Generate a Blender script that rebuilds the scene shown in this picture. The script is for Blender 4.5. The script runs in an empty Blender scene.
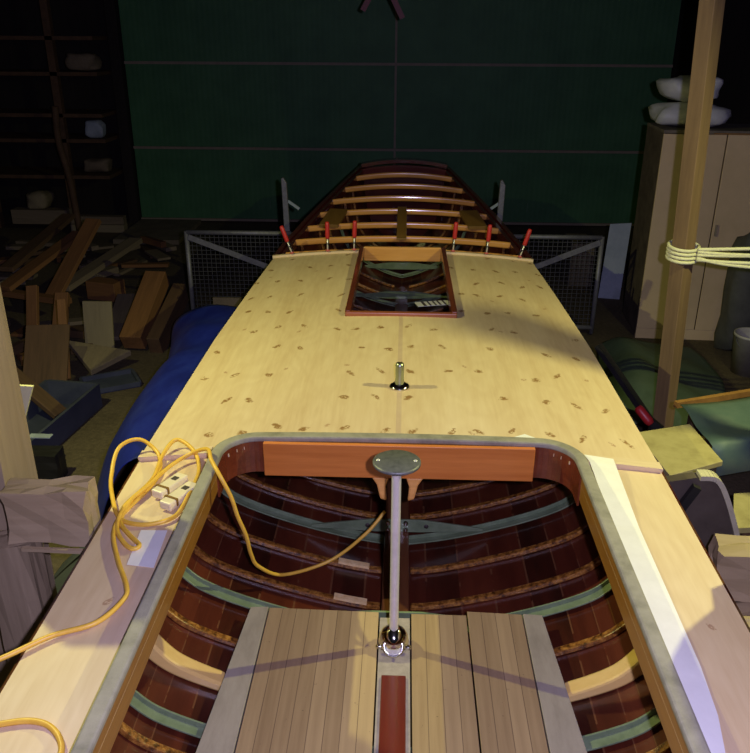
import bpy, bmesh, math, random
from math import pi, sin, cos, radians
from mathutils import Vector, Matrix
random.seed(7)
S = bpy.context.scene
COL = S.collection

# ------------------------------------------------------------------ materials
class NT:
    def __init__(s, name):
        m = bpy.data.materials.new(name); m.use_nodes = True
        s.m = m; s.t = m.node_tree; s.n = s.t.nodes; s.l = s.t.links
        s.b = s.n['Principled BSDF']
    def node(s, typ, **kw):
        n = s.n.new(typ)
        for k, v in kw.items(): setattr(n, k, v)
        return n
    def put(s, sock, v):
        if isinstance(v, bpy.types.NodeSocket): s.l.new(v, sock)
        else: sock.default_value = v
    def math(s, op, a, b=0.0, c=None):
        n = s.node('ShaderNodeMath', operation=op)
        s.put(n.inputs[0], a); s.put(n.inputs[1], b)
        if c is not None: s.put(n.inputs[2], c)
        return n.outputs[0]
    def coord(s, kind='Object'):
        return s.node('ShaderNodeTexCoord').outputs[kind]
    def mapping(s, v, scale=(1, 1, 1), loc=(0, 0, 0)):
        n = s.node('ShaderNodeMapping'); s.l.new(v, n.inputs['Vector'])
        n.inputs['Scale'].default_value = scale; n.inputs['Location'].default_value = loc
        return n.outputs[0]
    def noise(s, v, scale=5, detail=4, rough=.6):
        n = s.node('ShaderNodeTexNoise'); s.l.new(v, n.inputs['Vector'])
        n.inputs['Scale'].default_value = scale; n.inputs['Detail'].default_value = detail
        n.inputs['Roughness'].default_value = rough
        return n.outputs['Fac']
    def ramp(s, f, stops):
        n = s.node('ShaderNodeValToRGB'); s.l.new(f, n.inputs[0])
        e = n.color_ramp.elements
        while len(e) > 1: e.remove(e[-1])
        e[0].position = stops[0][0]; e[0].color = (*stops[0][1], 1)
        for p, c in stops[1:]:
            k = e.new(p); k.color = (*c, 1)
        return n.outputs[0]
    def mix(s, f, a, b, mode='MIX'):
        n = s.node('ShaderNodeMix', data_type='RGBA', blend_type=mode)
        s.put(n.inputs[0], f)
        for i, v in ((6, a), (7, b)):
            if isinstance(v, tuple): n.inputs[i].default_value = (*v[:3], 1)
            else: s.l.new(v, n.inputs[i])
        return n.outputs[2]
    def bump(s, h, strength=.3, dist=.01):
        n = s.node('ShaderNodeBump'); s.l.new(h, n.inputs['Height'])
        n.inputs['Strength'].default_value = strength; n.inputs['Distance'].default_value = dist
        s.l.new(n.outputs[0], s.b.inputs['Normal'])
    def set(s, color=None, rough=None, metal=None, coat=None, spec=None):
        for k, v in (('Base Color', color), ('Roughness', rough), ('Metallic', metal), ('Coat Weight', coat), ('Specular IOR Level', spec)):
            if v is None: continue
            if isinstance(v, tuple): v = (*v[:3], 1)
            s.put(s.b.inputs[k], v)
        if coat: s.b.inputs['Coat Roughness'].default_value = .12
        return s.m

def dull(c): return tuple(c)

def mottled(name, c1, c2, scale=6, rough=.7, metal=0, coat=0, bump=.15, stretch=(1, 1, 1), c3=None):
    t = NT(name); v = t.mapping(t.coord(), stretch)
    f = t.noise(v, scale, 6, .65)
    stops = [(.3, c1), (.7, c2)]
    if c3: stops = [(.25, c1), (.5, c2), (.75, c3)]
    t.set(t.ramp(f, stops), rough, metal, coat)
    if bump: t.bump(t.noise(v, scale * 4, 4), bump, .006)
    return t.m

def wood(name, c1, c2, axis=1, scale=9, rough=.6, coat=0, bump=.12, knots=None):
    """long grain along the given local axis"""
    t = NT(name); st = [1, 1, 1]; st[axis] = .07
    v = t.mapping(t.coord(), tuple(st))
    big = t.noise(v, scale, 5, .6); fine = t.noise(v, scale * 7, 3, .6)
    f = t.math('ADD', t.math('MULTIPLY', big, .65), t.math('MULTIPLY', fine, .35))
    col = t.ramp(f, [(.32, c1), (.68, c2)])
    if knots:
        k = t.noise(t.coord(), 3.2, 2)
        col = t.mix(t.math('MULTIPLY', t.math('GREATER_THAN', k, .66), .8), col, knots)
    t.set(col, rough, 0, coat)
    if bump: t.bump(fine, bump, .003)
    return t.m

def plain(name, c, rough=.5, metal=0, coat=0):
    t = NT(name)
    f = t.noise(t.coord(), 14, 3)
    d = tuple(x * .82 for x in c)
    return t.set(t.ramp(f, [(.3, d), (.7, c)]), rough, metal, coat)

def deck_material():
    t = NT('birch_ply_deck'); P = t.coord()
    g = t.mapping(P, (1, .09, 1))
    a = t.noise(g, 6, 5, .6); b = t.noise(g, 45, 3, .6)
    f = t.math('ADD', t.math('MULTIPLY', a, .6), t.math('MULTIPLY', b, .4))
    col = t.ramp(f, [(.3, (.60, .43, .255)), (.5, (.69, .525, .335)), (.7, (.75, .59, .40))])
    flame = t.noise(t.mapping(P, (1.2, .5, 1)), 2.3, 3, .5)
    w = t.math('SINE', t.math('MULTIPLY', flame, 60.0))
    col = t.mix(t.math('MULTIPLY', t.math('MULTIPLY_ADD', w, .5, .5), .13), col, (.50, .33, .18))
    # filled and scorched screw holes in rough rows over the frames
    sp = t.node('ShaderNodeSeparateXYZ'); t.l.new(P, sp.inputs[0])
    def marks(px, py, ox, oy, rx, ry, seed, dens):
        X = t.math('DIVIDE', t.math('ADD', sp.outputs[0], ox), px)
        Y = t.math('DIVIDE', t.math('ADD', sp.outputs[1], oy), py)
        ix = t.math('FLOOR', X); iy = t.math('FLOOR', Y)
        cb = t.node('ShaderNodeCombineXYZ'); t.l.new(ix, cb.inputs[0]); t.l.new(iy, cb.inputs[1]); cb.inputs[2].default_value = seed
        wn = t.node('ShaderNodeTexWhiteNoise', noise_dimensions='3D'); t.l.new(cb.outputs[0], wn.inputs['Vector'])
        sc = t.node('ShaderNodeSeparateColor'); t.l.new(wn.outputs['Color'], sc.inputs[0])
        jx = t.math('MULTIPLY', t.math('SUBTRACT', sc.outputs[0], .5), .6)
        jy = t.math('MULTIPLY', t.math('SUBTRACT', sc.outputs[1], .5), .25)
        dx = t.math('MULTIPLY', t.math('SUBTRACT', t.math('SUBTRACT', X, ix), t.math('ADD', jx, .5)), px)
        dy = t.math('MULTIPLY', t.math('SUBTRACT', t.math('SUBTRACT', Y, iy), t.math('ADD', jy, .5)), py)
        dy = t.math('ADD', dy, t.math('MULTIPLY', dx, t.math('MULTIPLY', t.math('SUBTRACT', sc.outputs[2], .5), 2.6)))
        ex = t.math('DIVIDE', dx, rx); ey = t.math('DIVIDE', dy, ry)
        d = t.math('ADD', t.math('MULTIPLY', ex, ex), t.math('MULTIPLY', ey, ey))
        n1 = t.noise(P, 38, 2); n2 = t.noise(P, 75, 2)
        d = t.math('ADD', d, t.math('MULTIPLY', t.math('SUBTRACT', n1, .5), 3.2))
        m = t.node('ShaderNodeMapRange'); t.l.new(d, m.inputs[0])
        m.inputs[1].default_value = 1.0; m.inputs[2].default_value = .35; m.inputs[3].default_value = 0; m.inputs[4].default_value = 1
        hole = t.math('GREATER_THAN', n2, .43)
        keep = t.math('LESS_THAN', wn.outputs['Value'], dens)
        return t.math('MULTIPLY', t.math('MULTIPLY', m.outputs[0], hole), keep)
    fore = t.math('GREATER_THAN', sp.outputs[1], 2.99)
    k = t.math('MULTIPLY', t.math('MULTIPLY', marks(.155, .335, 0, .03, .025, .026, 1.0, .74), fore), .9)
    col = t.mix(k, col, (.26, .125, .035))
    k2 = t.math('MULTIPLY', marks(.31, .62, .1, .2, .016, .016, 5.0, .45), .6)
    col = t.mix(k2, col, (.33, .15, .08))
    seam = t.math('LESS_THAN', t.math('ABSOLUTE', sp.outputs[0]), .012)
    col = t.mix(t.math('MULTIPLY', t.math('MULTIPLY', seam, t.noise(P, 7, 3)), .7), col, (.42, .27, .26))
    t.set(col, .55)
    t.bump(b, .06, .002)
    return t.m

def hull_material():
    t = NT('varnished_planking'); uv = t.coord('UV')
    sp = t.node('ShaderNodeSeparateXYZ'); t.l.new(uv, sp.inputs[0])
    U = t.math('MULTIPLY', sp.outputs[0], 13.0)       # planks round the section
    iu = t.math('FLOOR', U); fu = t.math('SUBTRACT', U, iu)
    P = t.mapping(t.coord(), (1, .12, 1))
    n = t.noise(P, 9, 5, .6)
    wn = t.node('ShaderNodeTexWhiteNoise', noise_dimensions='1D'); t.l.new(iu, wn.inputs['W'])
    f = t.math('ADD', t.math('MULTIPLY', n, .7), t.math('MULTIPLY', wn.outputs['Value'], .3))
    col = t.ramp(f, [(.25, (.028, .007, .004)), (.5, (.078, .016, .008)), (.8, (.15, .034, .014))])
    nn = t.noise(t.coord(), 7, 4)
    seam = t.math('MULTIPLY', t.math('LESS_THAN', fu, .055), t.math('GREATER_THAN', nn, .46))
    col = t.mix(t.math('MULTIPLY', seam, .8), col, (.17, .07, .03))
    t.set(col, .28, 0, .5)
    t.bump(t.noise(t.coord(), 22, 3), .12, .004)
    return t.m

def rib_material():
    t = NT('stained_oak_rib'); P = t.coord()
    n = t.noise(P, 42, 4, .7)
    col = t.ramp(n, [(.36, (.06, .02, .004)), (.5, (.27, .105, .018)), (.66, (.50, .235, .045))])
    t.set(col, .3, 0, .5); t.bump(n, .5, .006)
    return t.m

def strip_material():
    t = NT('scrubbed_floor_strips'); P = t.coord()
    sp = t.node('ShaderNodeSeparateXYZ'); t.l.new(P, sp.inputs[0])
    X = t.math('DIVIDE', sp.outputs[0], .058); ix = t.math('FLOOR', X); fx = t.math('SUBTRACT', X, ix)
    wn = t.node('ShaderNodeTexWhiteNoise', noise_dimensions='1D'); t.l.new(ix, wn.inputs['W'])
    g = t.noise(t.mapping(P, (1, .05, 1)), 40, 4, .65)
    f = t.math('ADD', t.math('MULTIPLY', g, .6), t.math('MULTIPLY', wn.outputs['Value'], .4))
    col = t.ramp(f, [(.2, (.28, .185, .10)), (.5, (.39, .27, .15)), (.8, (.48, .34, .19))])
    seam = t.math('LESS_THAN', fx, .045)
    col = t.mix(t.math('MULTIPLY', seam, .75), col, (.10, .06, .04))
    spots = t.math('GREATER_THAN', t.noise(P, 60, 2), .74)
    col = t.mix(t.math('MULTIPLY', spots, .6), col, (.09, .055, .035))
    t.set(col, .62); t.bump(g, .1, .002)
    return t.m

def ground_material():
    t = NT('earth_and_sawdust_ground'); P = t.coord()
    a = t.noise(P, 1.1, 6, .65); b = t.noise(P, 30, 4, .7)
    f = t.math('ADD', t.math('MULTIPLY', a, .5), t.math('MULTIPLY', b, .5))
    col = t.ramp(f, [(.32, (.05, .037, .018)), (.5, (.10, .075, .039)), (.68, (.165, .125, .068))])
    fl = t.math('GREATER_THAN', t.noise(P, 55, 2), .74)
    col = t.mix(t.math('MULTIPLY', fl, .5), col, (.30, .27, .20))
    t.set(col, .95); t.bump(b, .5, .02)
    return t.m

def door_material():
    t = NT('green_sheet_cladding'); P = t.coord()
    sp = t.node('ShaderNodeSeparateXYZ'); t.l.new(P, sp.inputs[0])
    w = t.math('SINE', t.math('MULTIPLY', sp.outputs[0], 83.0))
    n = t.noise(P, 2.0, 5, .6)
    col = t.ramp(n, [(.3, (.036, .135, .045)), (.7, (.062, .20, .072))])
    ch = t.math('GREATER_THAN', t.noise(t.mapping(P, (16, 1, .8)), 1.5, 3), .735)
    col = t.mix(t.math('MULTIPLY', ch, .25), col, (.3, .3, .28))
    t.set(col, .6); t.bump(w, .08, .006)
    return t.m

M = {}
M['deck'] = deck_material(); M['hull'] = hull_material(); M['rib'] = rib_material()
M['strips'] = strip_material(); M['ground'] = ground_material(); M['door'] = door_material()
M['ply_edge'] = wood('pale_ply_batten', (.62, .46, .29), (.76, .60, .42), 0, 12, .6)
M['beam'] = wood('varnished_pine_beam', (.58, .245, .055), (.84, .42, .12), 0, 10, .25, .9)
M['mahog'] = wood('varnished_mahogany', (.10, .018, .008), (.20, .045, .018), 1, 10, .25, .6)
M['mahogx'] = wood('mahogany_beam_face', (.50, .145, .022), (.74, .26, .05), 0, 7, .35, .3)
M['hatchwood'] = wood('hatch_rail_mahogany', (.20, .05, .022), (.33, .095, .04), 0, 8, .3, .4)
M['coam'] = wood('coaming_side_wood', (.23, .095, .012), (.34, .155, .022), 1, 12, .4, .3)
M['cap'] = mottled('weathered_grey_coaming', (.16, .15, .12), (.28, .26, .215), 9, .7, bump=.3, stretch=(1, 1, 1), c3=(.36, .335, .28))
M['darkwood'] = wood('dark_varnished_transom', (.05, .010, .009), (.11, .02, .016), 0, 8, .18, .8)
M['keel'] = wood('keelson_wood', (.09, .03, .012), (.20, .075, .028), 1, 10, .35, .5)
M['green'] = mottled('grey_green_painted_frame', (.11, .155, .085), (.175, .235, .13), 12, .4, 0, .2, c3=(.23, .295, .18))
M['cream'] = wood('fresh_pale_knee', (.80, .53, .16), (.92, .66, .24), 0, 5, .25, .6)
M['bare'] = mottled('bare_rib_end', (.80, .52, .20), (.98, .76, .40), 40, .6)
M['block'] = wood('ochre_block', (.17, .085, .016), (.25, .13, .03), 1, 8, .5)
M['greyboard'] = mottled('weathered_grey_board', (.25, .215, .165), (.37, .32, .25), 5, .8, stretch=(2, .6, 1), c3=(.44, .39, .31))
M['red_strip'] = wood('red_mahogany_strip', (.10, .010, .006), (.15, .018, .009), 1, 12, .4, .3)
M['raw_strip'] = mottled('scraped_strip', (.28, .24, .22), (.40, .34, .31), 30, .7)
M['steel'] = plain('brushed_steel', (.88, .86, .80), .32, .4)
M['chrome'] = plain('polished_chrome', (.80, .78, .74), .08, 1)
M['galv'] = mottled('dull_grey_casting', (.10, .105, .10), (.16, .165, .16), 40, .45, .4, c3=(.2, .2, .19))
M['brass'] = plain('pale_bronze', (.42, .46, .36), .35, 1)
M['red'] = plain('red_plastic', (.55, .03, .03), .4)
M['pinkred'] = plain('faded_red_pad', (.6, .12, .11), .5)
M['black'] = plain('black_steel', (.025, .024, .024), .45, .3)
M['cord'] = mottled('yellow_orange_cord', (.72, .41, .04), (.84, .53, .08), 20, .42, bump=0)
M['cream_plastic'] = plain('cream_plastic', (.82, .70, .50), .4)
M['dark_hole'] = plain('dark_recess', (.06, .045, .04), .6)
M['white'] = mottled('white_paper', (.78, .77, .76), (.88, .87, .86), 8, .7, bump=.03)
M['yellowplate'] = mottled('pale_yellow_panel', (.62, .58, .34), (.72, .68, .42), 4, .6, bump=.03)
M['gate'] = mottled('galvanised_tube', (.15, .15, .17), (.23, .23, .26), 25, .5, .35, bump=.05)
M['wire'] = plain('galvanised_wire', (.10, .10, .11), .5, .4)
M['bluetarp'] = mottled('blue_tarpaulin', (.006, .011, .15), (.011, .020, .26), 3, .4, bump=.25, c3=(.02, .04, .36))
M['greentarp'] = mottled('dull_green_tarpaulin', (.055, .085, .05), (.085, .13, .08), 3, .7, bump=.3, c3=(.12, .165, .11))
M['tealcloth'] = mottled('teal_green_sheet', (.05, .09, .085), (.08, .13, .12), 3, .6, bump=.2, c3=(.12, .16, .14))
M['slate'] = mottled('slate_blue_sheet', (.04, .048, .075), (.07, .08, .115), 5, .6, bump=.2)
M['post'] = wood('sawn_post', (.15, .09, .05), (.26, .165, .085), 2, 8, .75)
M['oldpost'] = wood('old_grey_timber', (.25, .185, .105), (.38, .29, .175), 2, 7, .8, knots=(.16, .10, .06))
M['oldbeam'] = wood('old_pale_timber', (.32, .235, .125), (.47, .36, .21), 0, 7, .8)
M['bench_ply'] = mottled('stained_bench_ply', (.24, .19, .075), (.40, .34, .15), 5, .7, bump=.05, c3=(.50, .43, .21))
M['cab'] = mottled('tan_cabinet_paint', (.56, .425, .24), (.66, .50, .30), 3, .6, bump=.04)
M['cabside'] = mottled('dark_cabinet_side', (.06, .045, .035), (.15, .115, .09), 6, .7)  # left side panel, darker than the cabinet front
M['dust'] = mottled('dusty_top', (.11, .09, .07), (.2, .17, .13), 9, .9)
M['bag'] = mottled('white_plastic_sack', (.42, .43, .45), (.62, .63, .65), 4, .45, bump=.2)
M['blueline'] = plain('blue_print_band', (.03, .07, .4), .5)
M['rope'] = mottled('cream_rope', (.66, .64, .42), (.80, .78, .55), 60, .8, bump=.3)
M['bucket'] = mottled('dirty_white_bucket', (.36, .34, .31), (.55, .53, .50), 6, .5)
M['darkbag'] = mottled('dark_grey_sacking', (.05, .052, .05), (.10, .10, .095), 5, .8)
M['bluewhite'] = mottled('bluish_white_board', (.26, .32, .38), (.38, .44, .50), 3, .6, c3=(.20, .25, .27))
M['saw'] = mottled('grey_brown_panel', (.06, .045, .035), (.10, .078, .06), 7, .6)
M['paleedge'] = mottled('pale_curved_edge', (.42, .38, .25), (.56, .52, .36), 12, .7)  # paler than the panel face it runs along
M['rust'] = mottled('rusty_orange_edge', (.20, .09, .02), (.32, .16, .04), 12, .7)
M['s1'] = wood('scrap_orange_brown', (.15, .068, .02), (.28, .13, .042), 1, 8, .8)
M['s2'] = wood('scrap_dark_brown', (.065, .036, .016), (.14, .075, .034), 1, 8, .8)
M['s3'] = wood('scrap_grey_brown', (.14, .108, .066), (.25, .195, .12), 1, 8, .85)
M['s4'] = wood('scrap_pale_ply', (.22, .18, .10), (.30, .25, .14), 1, 8, .8)
M['wallboard'] = wood('dark_tarred_boards', (.010, .008, .006), (.025, .019, .014), 2, 3, .9)
M['concrete'] = mottled('rough_concrete', (.12, .095, .062), (.2, .165, .11), 5, .95, bump=.4)
M['rail'] = plain('dull_brown_rail', (.30, .25, .17), .6)
M['redpaint'] = plain('dark_red_paint', (.16, .012, .010), .5)

# ------------------------------------------------------------------ mesh helpers
def add_box(bm, c, size, rot=None):
    m = Matrix.Translation(Vector(c)) @ (rot.to_4x4() if rot else Matrix.Identity(4)) @ Matrix.Diagonal((*size, 1))
    bmesh.ops.create_cube(bm, size=1, matrix=m)

def span(bm, lo, hi):
    add_box(bm, [(a + b) / 2 for a, b in zip(lo, hi)], [abs(b - a) for a, b in zip(lo, hi)])

def frame_of(d, up=Vector((0, 0, 1))):
    d = d.normalized(); x = d.cross(up)
    if x.length < 1e-4: x = d.cross(Vector((1, 0, 0)))
    x.normalize(); return x, x.cross(d).normalized()

def add_bar(bm, a, b, w, h):
    """box of width w, thickness h from a to b"""
    a, b = Vector(a), Vector(b); d = b - a; x, z = frame_of(d)
    R = Matrix((x, d.normalized(), z)).transposed()
    add_box(bm, (a + b) / 2, (w, d.length, h), R)

def add_sweep(bm, pts, w, h):
    """continuous rectangular section w (sideways) x h (upright) along pts"""
    pts = [Vector(p) for p in pts]; R = []
    for i, p in enumerate(pts):
        hh = h[i] if isinstance(h, (list, tuple)) else h
        x, z = frame_of(pts[min(i + 1, len(pts) - 1)] - pts[max(i - 1, 0)])
        R.append([bm.verts.new(p + x * a * w / 2 + z * b * hh / 2) for a, b in ((-1, -1), (1, -1), (1, 1), (-1, 1))])
    for A, B in zip(R, R[1:]):
        for k in range(4): bm.faces.new((A[k], A[(k + 1) % 4], B[(k + 1) % 4], B[k]))
    bm.faces.new(R[0][::-1]); bm.faces.new(R[-1])

def add_tube(bm, pts, r, seg=8, cap=True, smooth=None):
    pts = [Vector(p) for p in pts]
    rr = r if isinstance(r, (list, tuple)) else [r] * len(pts)
    rings = []; prev = None
    for i, p in enumerate(pts):
        d = (pts[min(i + 1, len(pts) - 1)] - pts[max(i - 1, 0)])
        if prev is None: x, z = frame_of(d)
        else:
            d.normalize(); x = (prev - d * prev.dot(d)).normalized(); z = x.cross(d).normalized()
        prev = x
        rings.append([bm.verts.new(p + rr[i] * (cos(2 * pi * k / seg) * x + sin(2 * pi * k / seg) * z)) for k in range(seg)])
    for A, B in zip(rings, rings[1:]):
        for k in range(seg):
            f = bm.faces.new((A[k], A[(k + 1) % seg], B[(k + 1) % seg], B[k])); f.smooth = True
    if cap:
        bm.faces.new(rings[0][::-1]); bm.faces.new(rings[-1])

def add_lathe(bm, prof, seg=32, M4=None):
    """prof: list of (radius, height); axis +Z"""
    M4 = M4 or Matrix.Identity(4); rings = []
    for r, z in prof:
        if r < 1e-6: rings.append([bm.verts.new(M4 @ Vector((0, 0, z)))])
        else: rings.append([bm.verts.new(M4 @ Vector((r * cos(2 * pi * k / seg), r * sin(2 * pi * k / seg), z))) for k in range(seg)])
    for A, B in zip(rings, rings[1:]):
        for k in range(seg):
            k2 = (k + 1) % seg
            if len(A) == 1 and len(B) == 1: continue
            if len(A) == 1: f = bm.faces.new((A[0], B[k], B[k2]))
            elif len(B) == 1: f = bm.faces.new((A[k], A[k2], B[0]))
            else: f = bm.faces.new((A[k], A[k2], B[k2], B[k]))
            f.smooth = True

def add_prism(bm, poly, vec):
    """poly: coplanar 3D points, extruded by vec"""
    v = Vector(vec)
    a = [bm.verts.new(Vector(p)) for p in poly]; b = [bm.verts.new(Vector(p) + v) for p in poly]
    n = len(a)
    bm.faces.new(a[::-1]); bm.faces.new(b)
    for i in range(n): bm.faces.new((a[i], a[(i + 1) % n], b[(i + 1) % n], b[i]))

def add_grid(bm, P, smooth=True):
    V = [[bm.verts.new(p) for p in row] for row in P]
    for A, B in zip(V, V[1:]):
        for k in range(len(A) - 1):
            f = bm.faces.new((A[k], A[k + 1], B[k + 1], B[k])); f.smooth = smooth
    return V

def spline(pts, n=8):
    pts = [Vector(p) for p in pts]; out = []
    P = [pts[0]] + pts + [pts[-1]]
    for i in range(1, len(P) - 2):
        a, b, c, d = P[i - 1:i + 3]
        for k in range(n):
            t = k / n
            out.append(.5 * ((2 * b) + (c - a) * t + (2 * a - 5 * b + 4 * c - d) * t * t + (3 * b - a - 3 * c + d) * t ** 3))
    out.append(pts[-1]); return out

def obj(name, bm, mat, parent=None, bevel=0, solid=0, subsurf=0, offset=-1):
    bmesh.ops.recalc_face_normals(bm, faces=bm.faces)
    me = bpy.data.meshes.new(name)
    o = bpy.data.objects.new(name, me); COL.objects.link(o)
    if parent is None:                                   # origin at the base of a one-mesh thing
        xs = [v.co for v in bm.verts]
        lo = Vector([min(c[i] for c in xs) for i in range(3)]); hi = Vector([max(c[i] for c in xs) for i in range(3)])
        piv = Vector(((lo.x + hi.x) / 2, (lo.y + hi.y) / 2, lo.z))
        for v in bm.verts: v.co -= piv
        o.location = piv
    else: o.parent = parent
    bm.to_mesh(me); bm.free()
    me.materials.append(M[mat] if isinstance(mat, str) else mat)
    if solid:
        m = o.modifiers.new('thickness', 'SOLIDIFY'); m.thickness = solid; m.offset = offset
    if subsurf:
        m = o.modifiers.new('smooth', 'SUBSURF'); m.levels = subsurf; m.render_levels = subsurf
    if bevel:
        m = o.modifiers.new('edge', 'BEVEL'); m.width = bevel; m.segments = 2; m.limit_method = 'ANGLE'; m.angle_limit = radians(40)
    return o

def tag(o, label, cat, group=None, kind=None):
    if label: o['label'] = label
    if cat: o['category'] = cat
    if group: o['group'] = group
    if kind: o['kind'] = kind
    return o

def thing(name, label, cat, loc=(0, 0, 0), rot=(0, 0, 0), group=None):
    o = bpy.data.objects.new(name, None); COL.objects.link(o)
    o.location = loc; o.rotation_euler = rot; o.empty_display_size = .1
    return tag(o, label, cat, group)

def structure(name, bm, mat, parent=None, **kw):
    o = obj(name, bm, mat, parent, **kw)
    o['kind'] = 'structure'
    return o

def nb(): return bmesh.new()

def dup(root, loc, rot=None, label=None):
    r = root.copy(); COL.objects.link(r); r.location = loc
    if rot is not None: r.rotation_euler = rot
    if label: r['label'] = label
    for ch in list(root.children):
        c = ch.copy(); COL.objects.link(c); c.parent = r
        for g in list(ch.children):
            d = g.copy(); COL.objects.link(d); d.parent = c
    return r

def interp(tab, y):
    if y <= tab[0][0]: return tab[0][1]
    for (a, va), (b, vb) in zip(tab, tab[1:]):
        if y <= b:
            t = (y - a) / (b - a); return va + (vb - va) * t
    return tab[-1][1]

# ------------------------------------------------------------------ the building
bm = nb(); span(bm, (-8.5, -3, -.1), (6.5, 12.6, 0)); structure('floor', bm, 'ground')
bm = nb(); span(bm, (-8.5, 12.4, 0), (6.5, 12.6, 5.2)); structure('wall_back', bm, 'wallboard')
bm = nb(); span(bm, (-8.7, -3, 0), (-8.5, 12.6, 5.2)); structure('wall_left', bm, 'wallboard')
bm = nb(); span(bm, (6.5, -3, 0), (6.7, 12.6, 5.2)); structure('wall_right', bm, 'wallboard')
bm = nb(); span(bm, (-8.7, -3, 5.2), (6.7, 12.6, 5.3)); structure('ceiling', bm, 'wallboard')
for i, (x0, x1) in enumerate(((-3.93, -.115), (-.085, 3.72))):
    bm = nb(); span(bm, (x0, 12.0, .05), (x1, 12.06, 4.6))
    d = structure('door_%d' % (i + 1), bm, 'door')
    for z, dz in ((.03, 0), (1.08, .02), (2.24, .0), (3.4, 0)):
        bm = nb(); span(bm, (x0, 11.965, z), (x1, 11.999, z + .035))
        o = obj('rail', bm, 'rail'); mw = o.location.copy(); o.parent = d; o.location = mw - d.location; o['kind'] = 'structure'
bm = nb(); span(bm, (-.115, 11.985, .05), (-.085, 12.05, 4.6)); structure('trim_1', bm, 'rail')
bm = nb(); span(bm, (-4.1, 11.9, 0), (-3.95, 12.1, 4.8)); structure('trim_2', bm, 'wallboard')
bm = nb(); span(bm, (3.74, 11.9, 0), (3.95, 12.1, 4.8)); structure('trim_3', bm, 'wallboard')

# ------------------------------------------------------------------ the boat
BX = .045
boat = thing('wooden_boat', 'long half-built wooden boat with pale plywood deck and open cockpit', 'boat', (BX, 0, 0))
HB = [(-.6, .93), (.5, 1.04), (1.6, 1.082), (3, 1.10), (4.4, 1.095), (5.4, 1.065), (6.25, 1.03), (6.67, .985), (7.3, .865), (7.8, .745), (8.85, .455)]
ZS = [(-.6, 1.0), (6.25, 1.0), (6.45, 1.015), (6.8, 1.045), (7.2, 1.095), (7.6, 1.15), (8, 1.21), (8.4, 1.28), (8.85, 1.345)]
ZK = [(-.6, .2), (6, .2), (7.5, .28), (8.85, .45)]
hb = lambda y: interp(HB, y); zs = lambda y: interp(ZS, y); zk = lambda y: interp(ZK, y)
PROF = [(0, 0), (.2, .045), (.4, .115), (.6, .205), (.75, .295), (.83, .375), (.9, .5), (.95, .65), (.98, .8), (1, 1)]
_sp = spline([(a, b, 0) for a, b in PROF], 3)
SEC = [(p.x, p.y) for p in _sp]
def sec(y, inset=0.0, top=1.0):
    """points (x,z) of the inside of one half section at y, keel to sheer, moved inwards by inset"""
    w, z0, h = hb(y) - .012, zk(y), zs(y) - zk(y) - .012
    P = [Vector((a * w, z0 + b * h)) for a, b in SEC if b <= top + 1e-6]
    if inset:
        Q = []
        for i, p in enumerate(P):
            d = (P[min(i + 1, len(P) - 1)] - P[max(i - 1, 0)]).normalized()
            Q.append(p + Vector((-d.y, d.x)) * inset)
        P = Q
    return P

ys = [-.6 + .15 * k for k in range(64)]; ys = [y for y in ys if y < 8.84] + [8.85]
bm = nb(); uvl = bm.loops.layers.uv.new('UVMap')
rows = []
N = len(SEC)
for y in ys:
    P = sec(y)
    rows.append([(Vector((-p.x, y, p.y)), -k / (N - 1)) for k, p in reversed(list(enumerate(P)))] + [(Vector((p.x, y, p.y)), k / (N - 1)) for k, p in list(enumerate(P))[1:]])
V = [[bm.verts.new(p) for p, u in r] for r in rows]
for i in range(len(V) - 1):
    for k in range(len(V[0]) - 1):
        f = bm.faces.new((V[i][k], V[i][k + 1], V[i + 1][k + 1], V[i + 1][k])); f.smooth = True
        for lp, (a, b) in zip(f.loops, ((i, k), (i, k + 1), (i + 1, k + 1), (i + 1, k))):
            lp[uvl].uv = (abs(rows[a][b][1]) if True else 0, rows[a][b][0].y)
o = obj('hull_planking', bm, 'hull', boat)
m = o.modifiers.new('thickness', 'SOLIDIFY'); m.thickness = .022; m.offset = 1 if o.data.polygons[0].normal.z < 0 else -1
bm = nb(); span(bm, (-.062, -.5, .21), (.062, 8.3, .315)); obj('keelson', bm, 'keel', boat, bevel=.008)
# transoms closing the hull
for y, nm, mt in ((8.85, 'transom', 'darkwood'), (-.6, 'end_bulkhead', 'mahog')):
    P = sec(y); poly = [(-p.x, y, p.y) for p in reversed(P)] + [(p.x, y, p.y) for p in P[1:]]
    bm = nb(); add_prism(bm, poly, (0, .035 if y > 0 else -.035, 0)); obj(nm, bm, mt, boat)
# crowned cap on the far transom
bm = nb(); w = hb(8.85)
pts = [(w * s, 8.80, zs(8.85) + .012 + .05 * (1 - s * s)) for s in [-1 + .1 * k for k in range(21)]]
add_sweep(bm, pts, .16, .035)
obj('transom_cap', bm, 'darkwood', boat)
bm = nb()
pts = [(w * .97 * s, 8.70, zs(8.75) - .045 + .045 * (1 - s * s)) for s in [-1 + .1 * k for k in range(21)]]
add_sweep(bm, pts, .03, .085)
obj('transom_beam', bm, 'darkwood', boat, bevel=.004)
# sheer clamps and rub rails (the bare gunwale shows beyond the deck)
for s in (-1, 1):
    bm = nb(); yy = [-.5 + .3 * k for k in range(31)] + [8.8]
    add_sweep(bm, [(s * (hb(a) - .045), a, zs(a) - .045) for a in yy], .04, .07)
    obj('sheer_clamp', bm, 'darkwood', boat)
    bm = nb(); yy = [6.28 + .2 * k for k in range(13)] + [8.85]
    add_sweep(bm, [(s * hb(a), a, zs(a) - .01) for a in yy], .035, .03)
    obj('gunwale', bm, 'darkwood', boat)

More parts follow.
